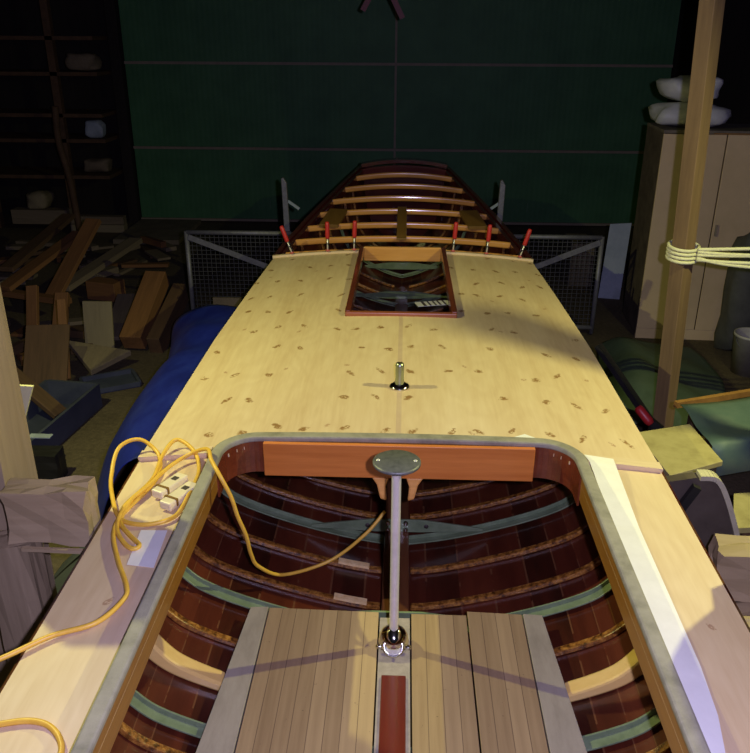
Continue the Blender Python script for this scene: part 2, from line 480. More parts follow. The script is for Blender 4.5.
# ribs and metal frames
def sweep_rib(y, s, u0, top, w, h, start=.07):
    bm = nb(); P = sec(y, h / 2 + .001, top)
    P = [p for p in P if p.x > start] if start else P
    P = [Vector((start, P[0].y - .004))] + P if start else P
    Q = []
    rows_ = []
    for i, p in enumerate(P):
        d = (P[min(i + 1, len(P) - 1)] - P[max(i - 1, 0)]).normalized(); n = Vector((-d.y, d.x))
        lo, hi = p - n * h / 2, p + n * h / 2
        rows_.append([(s * lo.x, y - w / 2, lo.y), (s * lo.x, y + w / 2, lo.y), (s * hi.x, y + w / 2, hi.y), (s * hi.x, y - w / 2, hi.y)])
    R = [[bm.verts.new(c) for c in r] for r in rows_]
    for A, B in zip(R, R[1:]):
        for k in range(4): bm.faces.new((A[k], A[(k + 1) % 4], B[(k + 1) % 4], B[k]))
    bm.faces.new(R[0][::-1]); bm.faces.new(R[-1])
    return bm
RIBS = [1.20, 1.43, 1.96, 2.55, 2.98, 3.25, 3.73, 3.97, 4.45, 4.7, 5.2, 5.45, 5.95, 6.2, 6.7, 6.95, 7.45, 7.7, 8.2, 8.45]
FRAMES = [1.66, 2.07, 2.78, 3.49, 4.21, 4.95, 5.7, 6.45, 7.2, 7.95]
for y in RIBS:
    for s in (-1, 1):
        obj('rib', sweep_rib(y, s, 0, .93, .030, .024), 'rib', boat, bevel=.005)
        if s == -1 and y in (2.98, 3.25):
            P = [p for p in sec(y, .03, .93) if .07 < p.x < .34]
            bm = nb()
            add_sweep(bm, [(-a.x, y, a.y) for a in P], .031, .014)
            o = obj('rib_end', bm, 'bare', boat); o['label'] = 'pale bare end of the rib'
for y in FRAMES:
    bm = nb()
    for s in (-1, 1):
        P = sec(y, .022, .66)
        add_sweep(bm, [(s * a.x, y, a.y) for a in P], .042, .008)
        add_sweep(bm, [(s * a.x, y + .022, a.y + .010) for a in P], .008, .028)
    f = obj('metal_frame', bm, 'green', boat, bevel=.002)
    # deeper floor plate over the keelson
    bm = nb(); z = zk(y)
    add_prism(bm, [(-.44, y - .03, z + .128), (-.12, y - .03, z + .112), (.12, y - .03, z + .112), (.44, y - .03, z + .128), (.44, y - .03, z + .142), (.12, y - .03, z + .185), (-.12, y - .03, z + .185), (-.44, y - .03, z + .142)], (0, .012, 0))
    fp = obj('floor_plate', bm, 'green', f, bevel=.002)
    if abs(y - 3.49) < .01:
        for x in (-.045, .045):
            for zz in (.128, .168):
                bm = nb(); add_lathe(bm, [(0, .014), (.010, .012), (.014, .004), (.014, 0)], 10, Matrix.Translation((x, y - .031, z + zz)) @ Matrix.Rotation(pi / 2, 4, 'X'))
                obj('bolt', bm, 'chrome', f)
        for x in (-.15, .15):
            bm = nb(); add_lathe(bm, [(0, .001), (.012, .001), (.012, 0)], 12, Matrix.Translation((x, y - .031, z + .15)) @ Matrix.Rotation(pi / 2, 4, 'X'))
            obj('bolt_hole', bm, 'dark_hole', f)
# two pale curved knees each side of the cockpit sole
for s in (-1, 1):
    bm = nb(); y = 2.32
    P = [p for p in sec(y, .004, .62) if p.x > .645]
    P = spline([(p.x, 0, p.y) for p in P], 3)
    n = len(P) - 1; lo = []; hi = []
    for i, p in enumerate(P):
        d = (P[min(i + 1, n)] - P[max(i - 1, 0)]).normalized(); t = i / n
        th = .042 + .032 * t - (.02 if i == 0 else 0)
        lo.append((s * p.x, y - .035, p.z)); hi.append((s * (p.x - d.z * th), y - .035, p.z + d.x * th))
    add_prism(bm, lo + hi[::-1], (0, .07, 0))
    o = obj('knee', bm, 'cream', boat, bevel=.012); o['label'] = 'pale glossy new wooden knee'
# deck: two foredeck sheets and two side sheets
CZ = .06
def deck_z(x, y): h = hb(y); return zs(y) + CZ * (1 - (x / h) ** 2)
def under_coaming(x, y, w=.74, y1=3.035, r=.155):
    x = abs(x)
    if y >= y1 or x >= w: return False
    cx, cy = w - r, y1 - r
    return not (x > cx and y > cy and (x - cx) ** 2 + (y - cy) ** 2 > r * r)
HX = .325; HY0, HY1 = 4.70, 6.30
for s in (-1, 1):
    bm = nb()
    ylist = [2.94 + .02 * k for k in range(11)] + [3.2 + .1 * k for k in range(15)] + [HY0] + [4.8 + .1 * k for k in range(15)] + [6.26]
    K1 = 13; K2 = 28
    def cols(y): return [HX * k / K1 for k in range(K1 + 1)] + [HX + (hb(y) - HX) * k / K2 for k in range(1, K2 + 1)]
    G = {}
    def vert(i, k):
        if (i, k) not in G:
            y = ylist[i]; x = cols(y)[k]; G[i, k] = bm.verts.new((s * x, y, deck_z(x, y)))
        return G[i, k]
    for i in range(len(ylist) - 1):
        for k in range(K1 + K2):
            yc = (ylist[i] + ylist[i + 1]) / 2; xc = sum(cols(yc)[k:k + 2]) / 2
            if under_coaming(xc, yc) or (xc < HX and yc > HY0): continue
            f = bm.faces.new((vert(i, k), vert(i, k + 1), vert(i + 1, k + 1), vert(i + 1, k)))
    bmesh.ops.recalc_face_normals(bm, faces=bm.faces)
    if list(bm.faces)[0].normal.z < 0: bmesh.ops.reverse_faces(bm, faces=bm.faces)
    me = bpy.data.meshes.new('foredeck_sheet'); bm.to_mesh(me); bm.free(); me.materials.append(M['deck'])
    o = bpy.data.objects.new('foredeck_sheet', me); COL.objects.link(o); o.parent = boat
    md = o.modifiers.new('thickness', 'SOLIDIFY'); md.thickness = .014; md.offset = -1
    bm = nb()
    yl = [-.58 + .11 * k for k in range(32)] + [2.94]
    P = []
    for y in yl:
        h = hb(y); P.append([Vector((s * (.735 + (h - .735) * k / 6), y, deck_z(.735 + (h - .735) * k / 6, y) - .012)) for k in range(7)])
    add_grid(bm, P, False)
    bmesh.ops.recalc_face_normals(bm, faces=bm.faces)
    if list(bm.faces)[0].normal.z < 0: bmesh.ops.reverse_faces(bm, faces=bm.faces)
    me = bpy.data.meshes.new('side_deck'); bm.to_mesh(me); bm.free(); me.materials.append(M['deck'])
    o = bpy.data.objects.new('side_deck', me); COL.objects.link(o); o.parent = boat
    md = o.modifiers.new('thickness', 'SOLIDIFY'); md.thickness = .014; md.offset = -1
    # pale batten across the joint
    bm = nb(); h = hb(2.95)
    xs = [.79 + (h - .79) * k / 4 for k in range(5)]
    add_sweep(bm, [(s * a, 2.965, deck_z(a, 2.95) + .006) for a in xs], .06, .012)
    obj('deck_batten', bm, 'ply_edge', boat)
    # batten along the far edge of the sheet
    bm = nb(); xs = [HX + .02 + (hb(6.26) - HX - .01) * k / 8 for k in range(9)]
    add_sweep(bm, [(s * a, 6.25, deck_z(a, 6.2) + .005) for a in xs], .03, .026)
    obj('deck_edge_strip', bm, 'ply_edge', boat)
# cockpit coaming: grey cap over a varnished upright
def coaming_path(w, y1, r, y0=-.45, n=10):
    L = [(-w, y0 + (y1 - r - y0) * k / 12) for k in range(12)]
    for k in range(n + 1):
        a = pi - (pi / 2) * k / n; L.append((-(w - r) + r * cos(a), y1 - r + r * sin(a)))
    R_ = [(-x, y) for x, y in reversed(L)]
    mid = [(-(w - r) + 2 * (w - r) * k / 8, y1) for k in range(1, 8)]
    return L + mid + R_
def wall_strip(bm, wi, wo, y1i, y1o, ri, ro, zlo, zhi):
    A = coaming_path(wi, y1i, ri); B = coaming_path(wo, y1o, ro); ring = []
    for (xi, yi), (xo, yo) in zip(A, B):
        c = .012 * (1 - (xi / .75) ** 2)
        ring.append([bm.verts.new((xi, yi, zlo + c)), bm.verts.new((xo, yo, zlo + c)), bm.verts.new((xo, yo, zhi + c)), bm.verts.new((xi, yi, zhi + c))])
    for P, Q in zip(ring, ring[1:]):
        for k in range(4): bm.faces.new((P[k], P[(k + 1) % 4], Q[(k + 1) % 4], Q[k]))
    bm.faces.new(ring[0]); bm.faces.new(ring[-1][::-1])
bm = nb(); wall_strip(bm, .734, .752, 3.022, 3.040, .135, .153, .94, 1.06); co = obj('coaming', bm, 'coam', boat)
for s in (-1, 1):
    bm = nb(); pts = [(s * (.732 - .135 + .135 * cos(a)), 3.020 - .135 + .135 * sin(a), .985) for a in [pi / 2 * k / 10 for k in range(11)]]
    pts = [(s * .732, 2.80, .985)] + pts + [(s * .50, 3.02, .985)]
    add_sweep(bm, pts, .008, .15); obj('corner_piece', bm, 'mahog', co)
bm = nb(); wall_strip(bm, .726, .774, 3.014, 3.066, .13, .182, 1.050, 1.076); obj('coaming_cap', bm, 'cap', co, bevel=.008)
# deck beam closing the front of the cockpit
bm = nb(); span(bm, (-.575, 2.990, .905), (.578, 3.012, 1.062)); obj('cockpit_beam', bm, 'mahogx', boat, bevel=.003)
# deck beams showing in the unfinished end
BEAMS = [6.39, 6.72, 7.07, 7.43, 7.79, 8.14, 8.48]
for y in BEAMS:
    bm = nb(); w = hb(y) - .055
    add_sweep(bm, [(x, y, zs(y) - .03 + .045 * (1 - (x / w) ** 2)) for x in [-w + 2 * w * k / 20 for k in range(21)]], .035, .055)
    o = obj('deck_beam', bm, 'beam', boat, bevel=.017); o.modifiers['edge'].segments = 4
for y in (3.4, 3.85, 4.3):
    bm = nb(); w = hb(y) - .06
    add_sweep(bm, [(x, y, deck_z(x, y) - .05) for x in [-w + 2 * w * k / 14 for k in range(15)]], .03, .06)
    obj('deck_beam', bm, 'beam', boat)
bm = nb(); add_bar(bm, (-.01, 6.66, zs(6.6) + .036), (-.01, 7.48, zs(7.48) + .034), .085, .018); obj('king_plank', bm, 'block', boat, bevel=.003)
for s in (-1, 1):
    bm = nb(); add_bar(bm, (s * .66, 7.02, zs(7.1) + .005), (s * .60, 7.45, zs(7.5) + .005), .17, .03); obj('packing_block', bm, 'block', boat, bevel=.003)
for s in (-1, 1):                    # orange blocks shaped for the flash glow on varnish behind the pole
    bm = nb(); add_prism(bm, [(s * .035, 2.99, .91), (s * .115, 2.99, .91), (s * .09, 2.99, .87), (s * .075, 2.99, .80), (s * .045, 2.99, .79), (s * .05, 2.99, .86)], (0, .03, 0))
    obj('glow_block', bm, 'beam', boat, bevel=.008)
# hatch: raised varnished frame
hz = 1.06
hf = None
bm = nb(); add_bar(bm, (-.345, 4.70, hz + .004), (.345, 4.70, hz + .004), .04, .034); front = obj('hatch_frame', bm, 'hatchwood', boat, bevel=.006)
for s in (-1, 1):
    bm = nb(); add_bar(bm, (s * .33, 4.70, hz - .01), (s * .325, 6.30, hz - .005), .035, .075); obj('side_rail', bm, 'mahog', front, bevel=.005)
bm = nb(); span(bm, (-.31, 6.28, hz - .085), (.31, 6.32, hz + .03)); obj('end_rail', bm, 'beam', front, bevel=.008)
# mooring bitt on the foredeck
bm = nb(); bz = deck_z(0, 3.6)
add_lathe(bm, [(0, -.001), (.052, -.001), (.052, .008), (.042, .016), (.03, .022), (.026, .024), (0, .026)], 28, Matrix.Translation((0, 3.61, bz)))
bt = obj('mooring_bitt', bm, 'chrome', boat)
bm = nb(); add_lathe(bm, [(.024, .02), (.021, .05), (.021, .115), (.018, .128), (0, .132)], 24, Matrix.Translation((0, 3.61, bz))); obj('bitt_pin', bm, 'brass', bt)

# ------------------------------------------------------------------ cockpit sole: loose boards
ZF = .436
def sole(name, poly, mat, label, cat='floorboard', th=.022, z=ZF):
    bm = nb(); add_prism(bm, [(BX + x, y, z - th) for x, y in poly], (0, 0, th))
    return tag(obj(name, bm, mat, bevel=.002), label, cat)
sole('floorboard', [(-.53, .9), (-.068, .9), (-.068, 2.69), (-.53, 2.70)], 'strips', 'broad striped floorboard panel left of the steel pole')
sole('floorboard', [(.068, .9), (.297, .9), (.297, 2.685), (.068, 2.685)], 'strips', 'narrow striped floorboard panel just right of the red strip')
sole('floorboard', [(.303, .9), (.53, .9), (.53, 2.70), (.303, 2.71)], 'strips', 'striped floorboard panel between the narrow panel and the right grey board')
sole('floorboard', [(-.69, .9), (-.535, .9), (-.535, 2.705), (-.61, 2.70), (-.68, 1.7)], 'greyboard', 'weathered grey floorboard on left edge of the cockpit floor')
sole('floorboard', [(.535, .9), (.69, .9), (.68, 1.7), (.615, 2.70), (.535, 2.705)], 'greyboard', 'weathered grey floorboard on right edge of the cockpit floor')
st = thing('floor_strip', 'narrow centre floor strip painted red behind chrome pole foot', 'floorboard', (BX, 0, 0))
bm = nb(); span(bm, (-.062, .9, ZF - .03), (.062, 2.665, ZF - .008)); obj('bare_board', bm, 'raw_strip', st)
bm = nb(); span(bm, (-.046, .9, ZF - .008), (.046, 2.33, ZF + .004)); obj('red_board', bm, 'red_strip', st, bevel=.003)

# table pedestal
py = 2.49
t = thing('table_pedestal', 'upright bare steel pole with oval plate top standing in the cockpit', 'pedestal', (.042, py, ZF - .008))
bm = nb(); add_lathe(bm, [(0, 0), (.052, 0), (.058, .012), (.060, .035), (.056, .06), (.044, .082), (.026, .096), (.021, .10), (0, .10)], 40); bs = obj('base_socket', bm, 'chrome', t)
Mx = Matrix.Translation((0, -.048, .048)) @ Matrix.Rotation(radians(48), 4, 'X')
bm = nb(); prof = [(.036 + .006 * cos(2 * pi * k / 10), .006 * sin(2 * pi * k / 10)) for k in range(11)]
add_lathe(bm, prof, 36, Mx); obj('reflection_ring', bm, 'chrome', bs)  # bright ring modelled for a reflection in the chrome foot
bm = nb(); add_lathe(bm, [(0, .004), (.033, .002), (.034, -.02)], 32, Mx); obj('reflection_disc', bm, 'steel', bs)  # paler centre of that reflection, modelled as a disc
for s in (-1, 1):
    bm = nb(); add_lathe(bm, [(0, .012), (.008, .01), (.01, 0), (.008, -.012)], 12, Matrix.Translation((s * .058, -.03, .03)) @ Matrix.Rotation(s * pi / 2, 4, 'Y'))
    obj('socket_screw', bm, 'chrome', bs)
bm = nb(); add_lathe(bm, [(.0175, .09), (.0175, .835)], 24); obj('pole', bm, 'steel', t)
bm = nb(); add_lathe(bm, [(0, .815), (.035, .815), (.037, .828), (.078, .830), (.086, .834), (.086, .842), (.080, .846), (0, .847)], 48); pl = obj('top_plate', bm, 'galv', t)
for x in (-.066, .066):
    bm = nb(); add_lathe(bm, [(0, .850), (.004, .850), (.007, .847)], 12, Matrix.Translation((x, 0, 0))); obj('screw', bm, 'steel', pl)

# ------------------------------------------------------------------ clamps along the far deck edge
def make_clamp():
    c = thing('bar_clamp', '', 'clamp')
    bm = nb(); span(bm, (-.008, -.004, -.13), (.008, .004, .10)); obj('bar', bm, 'black', c)
    bm = nb(); add_bar(bm, (0, .0, .055), (0, -.045, .05), .02, .026); obj('jaw', bm, 'black', c, bevel=.002)
    bm = nb(); add_bar(bm, (0, 0, -.09), (0, -.045, -.09), .02, .02); obj('jaw', bm, 'black', c, bevel=.002)
    bm = nb(); add_tube(bm, [(0, -.04, -.002), (0, -.04, .11)], .006, 8); obj('spindle', bm, 'steel', c)
    bm = nb(); add_lathe(bm, [(0, .10), (.015, .10), (.0175, .115), (.0175, .215), (.014, .232), (0, .236)], 10, Matrix.Translation((0, -.04, 0))); obj('handle', bm, 'red', c)
    bm = nb(); add_lathe(bm, [(0, 0), (.016, 0), (.016, .010), (0, .012)], 12, Matrix.Translation((0, -.04, -.0))); obj('pad', bm, 'pinkred', c)
    return c
cl = make_clamp()
CL = [(-.88, -20, 'leaning red-handled clamp at far left corner of the deck'),
      (-.595, 0, 'red-handled clamp second from left on the far deck edge'),
      (-.385, 2, 'red-handled clamp just left of the hatch on the far deck edge'),
      (.40, 4, 'red-handled clamp just right of the hatch on the far deck edge'),
      (.665, 4, 'red-handled clamp second from right on the far deck edge'),
      (.93, 16, 'leaning red-handled clamp at far right corner of the deck')]
for i, (x, tilt, lab) in enumerate(CL):
    p = (BX + x, 6.27, deck_z(x, 6.2) + .026); r = (0, radians(tilt), 0)
    if i == 0: cl.location = p; cl.rotation_euler = r; cl['label'] = lab
    else: dup(cl, p, r, lab)
    (cl if i == 0 else None)
for o in [o for o in S.objects if o.get('category') == 'clamp']: o['group'] = 'clamps along the far deck edge'

# ------------------------------------------------------------------ cord, sockets and paper on the side decks
def dz(x, y): return deck_z(x - BX, y) + (0 if y > 2.94 else -.012)
CORD = [(-1.22, 1.66), (-1.09, 1.76), (-.98, 1.85), (-.86, 1.9), (-.81, 2.0), (-.82, 2.07), (-.9, 2.22), (-.97, 2.38), (-.98, 2.5), (-.93, 2.7), (-.93, 2.83), (-.97, 2.94), (-1.06, 2.99), (-1.13, 2.93), (-1.12, 2.79), (-1.06, 2.63), (-.98, 2.48), (-.89, 2.43), (-.81, 2.44), (-.765, 2.49), (-.75, 2.61), (-.76, 2.8), (-.81, 2.93), (-.9, 3.0), (-.94, 2.92), (-.94, 2.75), (-.98, 2.54), (-.97, 2.42), (-.92, 2.33), (-.87, 2.28), (-.85, 2.3), (-.91, 2.37), (-.97, 2.46), (-.97, 2.58), (-.93, 2.69), (-.89, 2.83), (-.82, 2.91)]
pts = []
for i, (x, y) in enumerate(CORD):
    xe = max(x, -1.05); lift = .014 + (.014 if 2.5 < y < 2.75 and i > 18 else 0) + (.03 if i in (12, 13) else 0) + (.012 if i in (23, 35) else 0)
    if y > 2.85: lift += .024
    pts.append((x, y, dz(xe, min(y, 3.1)) + lift))
pts += [(-.735, 2.86, 1.10), (-.70, 2.78, 1.095), (-.65, 2.70, 1.07), (-.61, 2.69, .98), (-.595, 2.71, .88), (-.575, 2.75, .76), (-.57, 2.8, .63), (-.55, 2.85, .53), (-.46, 2.95, .415), (-.26, 3.05, .425), (-.1, 3.1, .54), (-.01, 3.16, .63)]
bm = nb(); add_tube(bm, spline(pts, 8), .0085, 8); tag(obj('extension_cord', bm, 'cord'), 'yellow extension cord looped on left deck and drooping into the cockpit', 'cord')
pts = [(-1.2, 1.46), (-1.08, 1.5), (-.97, 1.525), (-.9, 1.53), (-.84, 1.51), (-.79, 1.46), (-.77, 1.40), (-.765, 1.25)]
bm = nb(); add_tube(bm, spline([(x, y, dz(max(x, -1.05), y) + .010) for x, y in pts], 8), .0085, 8)
tag(obj('power_cord', bm, 'cord'), 'short bend of yellow cord on the deck at lower left corner', 'cord')
def socket(loc, rz, label, L=.155, w=.055):
    s = thing('plug_socket', label, 'plug', loc, (0, 0, rz), 'cream plugs on the left deck')
    bm = nb(); span(bm, (-w / 2, -L / 2, 0), (w / 2, L / 2, .035)); obj('body', bm, 'cream_plastic', s, bevel=.006)
    bm = nb(); span(bm, (-.012, -.012 + L * .2, .0345), (.012, .012 + L * .2, .037)); obj('pin_hole', bm, 'dark_hole', s)
    bm = nb(); span(bm, (-w / 2 - .002, -L * .3, .008), (w / 2 + .002, -L * .3 + .01, .038)); obj('seam', bm, 'block', s)
    return s
socket((-.845, 2.68, dz(-.845, 2.68) + .006), -.45, 'cream plug lying in the cord coil, farther from the coaming')
socket((-.785, 2.60, dz(-.785, 2.60) + .006), -.45, 'cream plug lying in the cord coil, right beside the coaming', .17)
def paper(name, poly, label, cat='paper', lift=.002, th=.002, n=1, mat='white'):
    bm = nb()
    a = [bm.verts.new((x, y, dz(x, y) + lift)) for x, y in poly]; bm.faces.new(a)
    if n: bmesh.ops.triangulate(bm, faces=bm.faces)
    return tag(obj(name, bm, mat, solid=th, offset=1), label, cat)
paper('paper_card', [(-.88, 2.41), (-.78, 2.40), (-.765, 2.18), (-.865, 2.205)], 'blank white card lying on left deck below the cord coil', lift=.002, th=.001)
paper('paper_strip', [(-.775, 2.515), (-.745, 2.50), (-.712, 2.62), (-.735, 2.66)], 'narrow white paper slip between cream plug and the coaming')
# masking paper along the right coaming
L1 = [(.826, 2.985), (.836, 2.925), (.834, 2.5), (.83, 2.1), (.825, 1.8), (.82, 1.5), (.815, 1.38)]
R1 = [(.945, 2.97), (.942, 2.915), (.93, 2.5), (.925, 2.1), (.92, 1.8), (.905, 1.62), (.86, 1.40)]
bm = nb(); add_grid(bm, [[Vector((BX * 0 + a[0] + (b[0] - a[0]) * k / 3, a[1] + (b[1] - a[1]) * k / 3, dz(a[0] + (b[0] - a[0]) * k / 3, a[1] + (b[1] - a[1]) * k / 3) + (.0145 if a[1] > 2.94 else (.027 if a[1] > 2.91 else .004)))) for k in range(4)] for a, b in zip(L1, R1)], False)
tag(obj('masking_paper', bm, 'white', solid=.0015, offset=1), 'long white masking paper strip along right side of the coaming', 'paper')
bm = nb(); add_prism(bm, [(x, y, deck_z(x - BX, y) + .002) for x, y in [(.50, 3.085), (.60, 3.155), (.71, 3.08)]], (0, 0, .002)); tag(obj('paper_corner', bm, 'white'), 'small white paper triangle at front right bend of the coaming', 'paper')
# printed card and offcut lying inside the hull below the hatch
c = thing('printed_card', 'white card with dark bars lying inside the hull, seen through hatch', 'card', (.28, 5.62, .84), (0, 0, .26))
bm = nb(); span(bm, (-.13, -.05, 0), (.13, .05, .004)); obj('sheet', bm, 'white', c)
for x, w in ((-.085, .02), (-.04, .012), (.0, .012), (.035, .012), (.075, .012)):
    bm = nb(); span(bm, (x, -.052, .004), (x + w, .052, .0055)); obj('bar_mark', bm, 'dark_hole', c)

# ------------------------------------------------------------------ behind the boat
def gate(loc, W, flip, label):
    g = thing('mesh_gate', label, 'gate', loc, (0, 0, 0), 'mesh gates either side of the boat')
    H = .96; sx = -1 if flip else 1            # x runs from outer post towards the boat
    bm = nb(); add_tube(bm, [(0, 0, .02), (0, 0, H)], .022, 10); obj('outer_post', bm, 'gate', g)
    bm = nb(); add_tube(bm, [(sx * W, 0, .02), (sx * W, 0, H)], .022, 10); obj('inner_post', bm, 'gate', g)
    for z in (H - .01, .08):
        bm = nb(); add_tube(bm, [(0, 0, z), (sx * W, 0, z)], .022, 10); obj('rail', bm, 'gate', g)
    bm = nb(); add_bar(bm, (sx * .02, -.02, H - .05), (sx * W, -.02, .55), .01, .05); obj('brace', bm, 'gate', g)
    bm = nb(); n = int(W / .042)
    for k in range(1, n): span(bm, (sx * W * k / n - .0022, .012, .09), (sx * W * k / n + .0022, .0165, H - .02))
    for k in range(1, 21): span(bm, (sx * W, .0165, .08 + (H - .1) * k / 21 - .0022), (0, .021, .08 + (H - .1) * k / 21 + .0022))
    obj('wire_mesh', bm, 'wire', g)
    return g
gate((-1.97, 7.3, 0), .98, False, 'grey wire mesh gate with diagonal brace at left of the boat')
gate((1.87, 7.3, 0), .88, True, 'grey wire mesh gate with diagonal brace at right of the boat')
for s, x in ((-1, -1.045), (1, .935)):
    p = thing('cradle_upright', 'pale grey cradle upright %s of the boat stern, above its mesh gate' % ('left' if s < 0 else 'right'), 'upright', (x, 7.6, 0), (0, 0, 0), 'cradle uprights')
    bm = nb(); k = -.045 if s < 0 else -.03
    add_prism(bm, [(-.035, 0, 0), (.035, 0, 0), (.03 - s * k, 0, 1.36), (.0 - s * k, 0, 1.41), (-.02 - s * k, 0, 1.40)], (0, .05, 0)); obj('upright_bar', bm, 'gate', p, bevel=.006)
    bm = nb(); add_bar(bm, (-s * .036, .03, 1.14), (-s * .05, .03, 1.16), .02, .13); obj('side_plate', bm, 'bluewhite', p)

# blue tarpaulin heaped along the left side
def sheet(name, P, mat, label, cat, noise=.03, seed=1, sub=1):
    rnd = random.Random(seed); n, m = 26, 16
    ctrl = [[Vector(c) for c in row] for row in P]
    R_ = [spline(row, 8) for row in ctrl]; C_ = []
    for k in range(len(R_[0])): C_.append(spline([r[k] for r in R_], 8))
    bm = nb()
    ph = [(rnd.uniform(2, 7), rnd.uniform(2, 7), rnd.uniform(0, 6), rnd.uniform(.4, 1)) for _ in range(7)]
    G = [[p + Vector((0, 0, 1)) * noise * sum(a * sin(fx * p.x * 2 + fy * p.y * 2 + o_) for fx, fy, o_, a in ph) / 3 for p in row] for row in C_]
    G = [[Vector((p.x, p.y, max(p.z, .004))) for p in row] for row in G]
    add_grid(bm, G)
    return tag(obj(name, bm, mat, solid=.004, offset=1), label, cat)
sheet('blue_tarpaulin', [[(-1.93, 6.35, .01), (-1.86, 6.3, .40), (-1.55, 6.15, .60), (-1.2, 6.0, .66)], [(-1.78, 5.5, .01), (-1.72, 5.5, .33), (-1.5, 5.4, .62), (-1.18, 5.3, .72)], [(-1.9, 4.7, .01), (-1.78, 4.7, .30), (-1.5, 4.6, .62), (-1.17, 4.5, .74)], [(-1.78, 4.0, .01), (-1.66, 4.0, .30), (-1.45, 3.9, .60), (-1.16, 3.8, .74)], [(-1.62, 3.6, .01), (-1.5, 3.6, .35), (-1.38, 3.6, .58), (-1.16, 3.6, .68)]],
      'bluetarp', 'bright blue tarpaulin draped low along left side of the boat', 'tarpaulin', .035, 3)
sheet('slate_sheet', [[(-1.75, 3.5, .02), (-1.5, 3.5, .24), (-1.2, 3.5, .40)], [(-1.75, 3.1, .05), (-1.5, 3.1, .28), (-1.2, 3.1, .42)], [(-1.26, 2.78, .34), (-1.23, 2.78, .38), (-1.18, 2.78, .42)], [(-1.25, 2.0, .34), (-1.22, 2.0, .38), (-1.18, 2.0, .42)], [(-1.25, 1.4, .30), (-1.22, 1.4, .33), (-1.18, 1.4, .36)]],
      'slate', 'slate grey sheet beside the boat under old cradle timbers', 'sheet', .02, 9)
# old cradle timbers at the left
def timber(name, lo, hi, mat, label, cat='timber', bevel=.012, jitter=.012, seed=1, rot=None):
    bm = nb(); span(bm, lo, hi)
    bmesh.ops.subdivide_edges(bm, edges=bm.edges, cuts=3, use_grid_fill=True)
    rnd = random.Random(seed)
    for v in bm.verts: v.co += Vector([rnd.uniform(-jitter, jitter) for _ in range(3)])
    o = tag(obj(name, bm, mat, bevel=0, subsurf=0), label, cat)
    if rot: o.rotation_euler = rot
    return o
timber('cradle_post', (-1.68, 2.53, 0), (-1.415, 2.76, 2.0), 'oldpost', 'thick old grey timber post standing at left picture edge', seed=3, jitter=.006)
timber('cradle_block', (-1.38, 2.42, .93), (-1.075, 2.525, 1.15), 'oldbeam', 'short chunky timber block jutting from the old post toward the deck', seed=4, jitter=.009)
timber('cradle_plank', (-1.48, 2.40, .0), (-1.305, 2.515, .92), 'oldpost', 'upright rough plank with a knot below the chunky timber block', seed=5, jitter=.006)
bm = nb(); add_bar(bm, (-1.32, 2.385, .93), (-1.08, 2.40, .915), .015, .014); tag(obj('wood_sliver', bm, 'oldbeam'), 'thin pale sliver of wood poking from plank towards the deck', 'wood')
bm = nb(); add_prism(bm, [(-2.15, 3.3, 0), (-2.02, 3.3, 0), (-1.745, 3.3, .9), (-1.64, 3.3, 1.165), (-1.90, 3.3, 1.175)], (0, .015, 0)); tag(obj('yellow_board', bm, 'yellowplate'), 'pale yellow tapering board standing behind the old grey timber post', 'board')

# scrap wood at the left
def board(p, q, w, th, mat, label, cat='board', name='scrap_board', group=None, roll=0):
    p, q = Vector(p), Vector(q); L = (q - p).length
    bm = nb(); span(bm, (-w / 2, -L / 2, -th / 2), (w / 2, L / 2, th / 2))
    d = (q - p).normalized(); x, z = frame_of(d)
    R3 = Matrix((x, d, z)).transposed() @ Matrix.Rotation(roll, 3, 'Y')
    me = bpy.data.meshes.new(name); bm.to_mesh(me); bm.free(); me.materials.append(M[mat])
    o = bpy.data.objects.new(name, me); COL.objects.link(o); o.location = (p + q) / 2; o.rotation_euler = R3.to_euler()
    b = o.modifiers.new('edge', 'BEVEL'); b.width = .004; b.segments = 1
    return tag(o, label, cat, group)
board((-3.24, 8.35, .82), (-3.42, 7.45, .22), .17, .05, 's1', 'orange-brown plank rising steeply out of the scrap wood heap')
board((-3.52, 8.6, .62), (-3.85, 7.4, .34), .15, .05, 's1', 'long reddish plank tilted left of the steep orange-brown one')
board((-3.1, 9.2, .40), (-3.4, 7.7, .26), .16, .06, 's3', 'grey-brown beam lying just right of the steep orange-brown plank')
board((-3.9, 9.3, .66), (-4.0, 7.8, .42), .15, .05, 's2', 'dark plank tilted at back left of the scrap heap')
board((-3.32, 8.25, .102), (-2.98, 8.15, .102), .2, .2, 's1', 'stubby orange timber block with a cut end in mid heap', 'timber')
board((-2.66, 6.62, .02), (-2.66, 6.70, .46), .26, .03, 's4', 'pale plywood offcut standing upright in the scrap heap', roll=0)
bm = nb(); add_prism(bm, [(-2.80, 6.28, .20), (-2.27, 6.32, .10), (-2.50, 5.98, .05)], (0, 0, .05)); tag(obj('wedge_board', bm, 's3', bevel=.006), 'triangular grey-brown wedge board lying before the pale upright offcut', 'board')
board((-2.30, 7.35, .50), (-2.36, 6.62, .10), .2, .16, 's1', 'big squared brown timber sloping down toward the blue tarpaulin', 'timber')
board((-2.1, 7.4, .34), (-2.16, 6.62, .06), .12, .2, 's2', 'dark timber under right side of the big squared timber', 'timber')
board((-2.72, 7.7, .20), (-2.60, 6.9, .03), .24, .04, 's3', 'broad dusty board sloping between upright offcut and big timber')
board((-2.80, 6.3, .60), (-2.69, 5.92, .04), .07, .04, 's1', 'slim stick leaning out of the front of the scrap heap', 'stick')
board((-3.27, 6.8, .56), (-3.20, 6.46, .05), .1, .05, 's1', 'dark orange stub standing at left front of heap', roll=.2)
board((-3.05, 6.9, .46), (-3.0, 6.52, .06), .12, .07, 's1', 'rounded orange stub right of the dark orange stub')
board((-3.95, 7.6, .24), (-3.2, 7.34, .24), .10, .06, 's1', 'plank lying crosswise over middle of the heap')
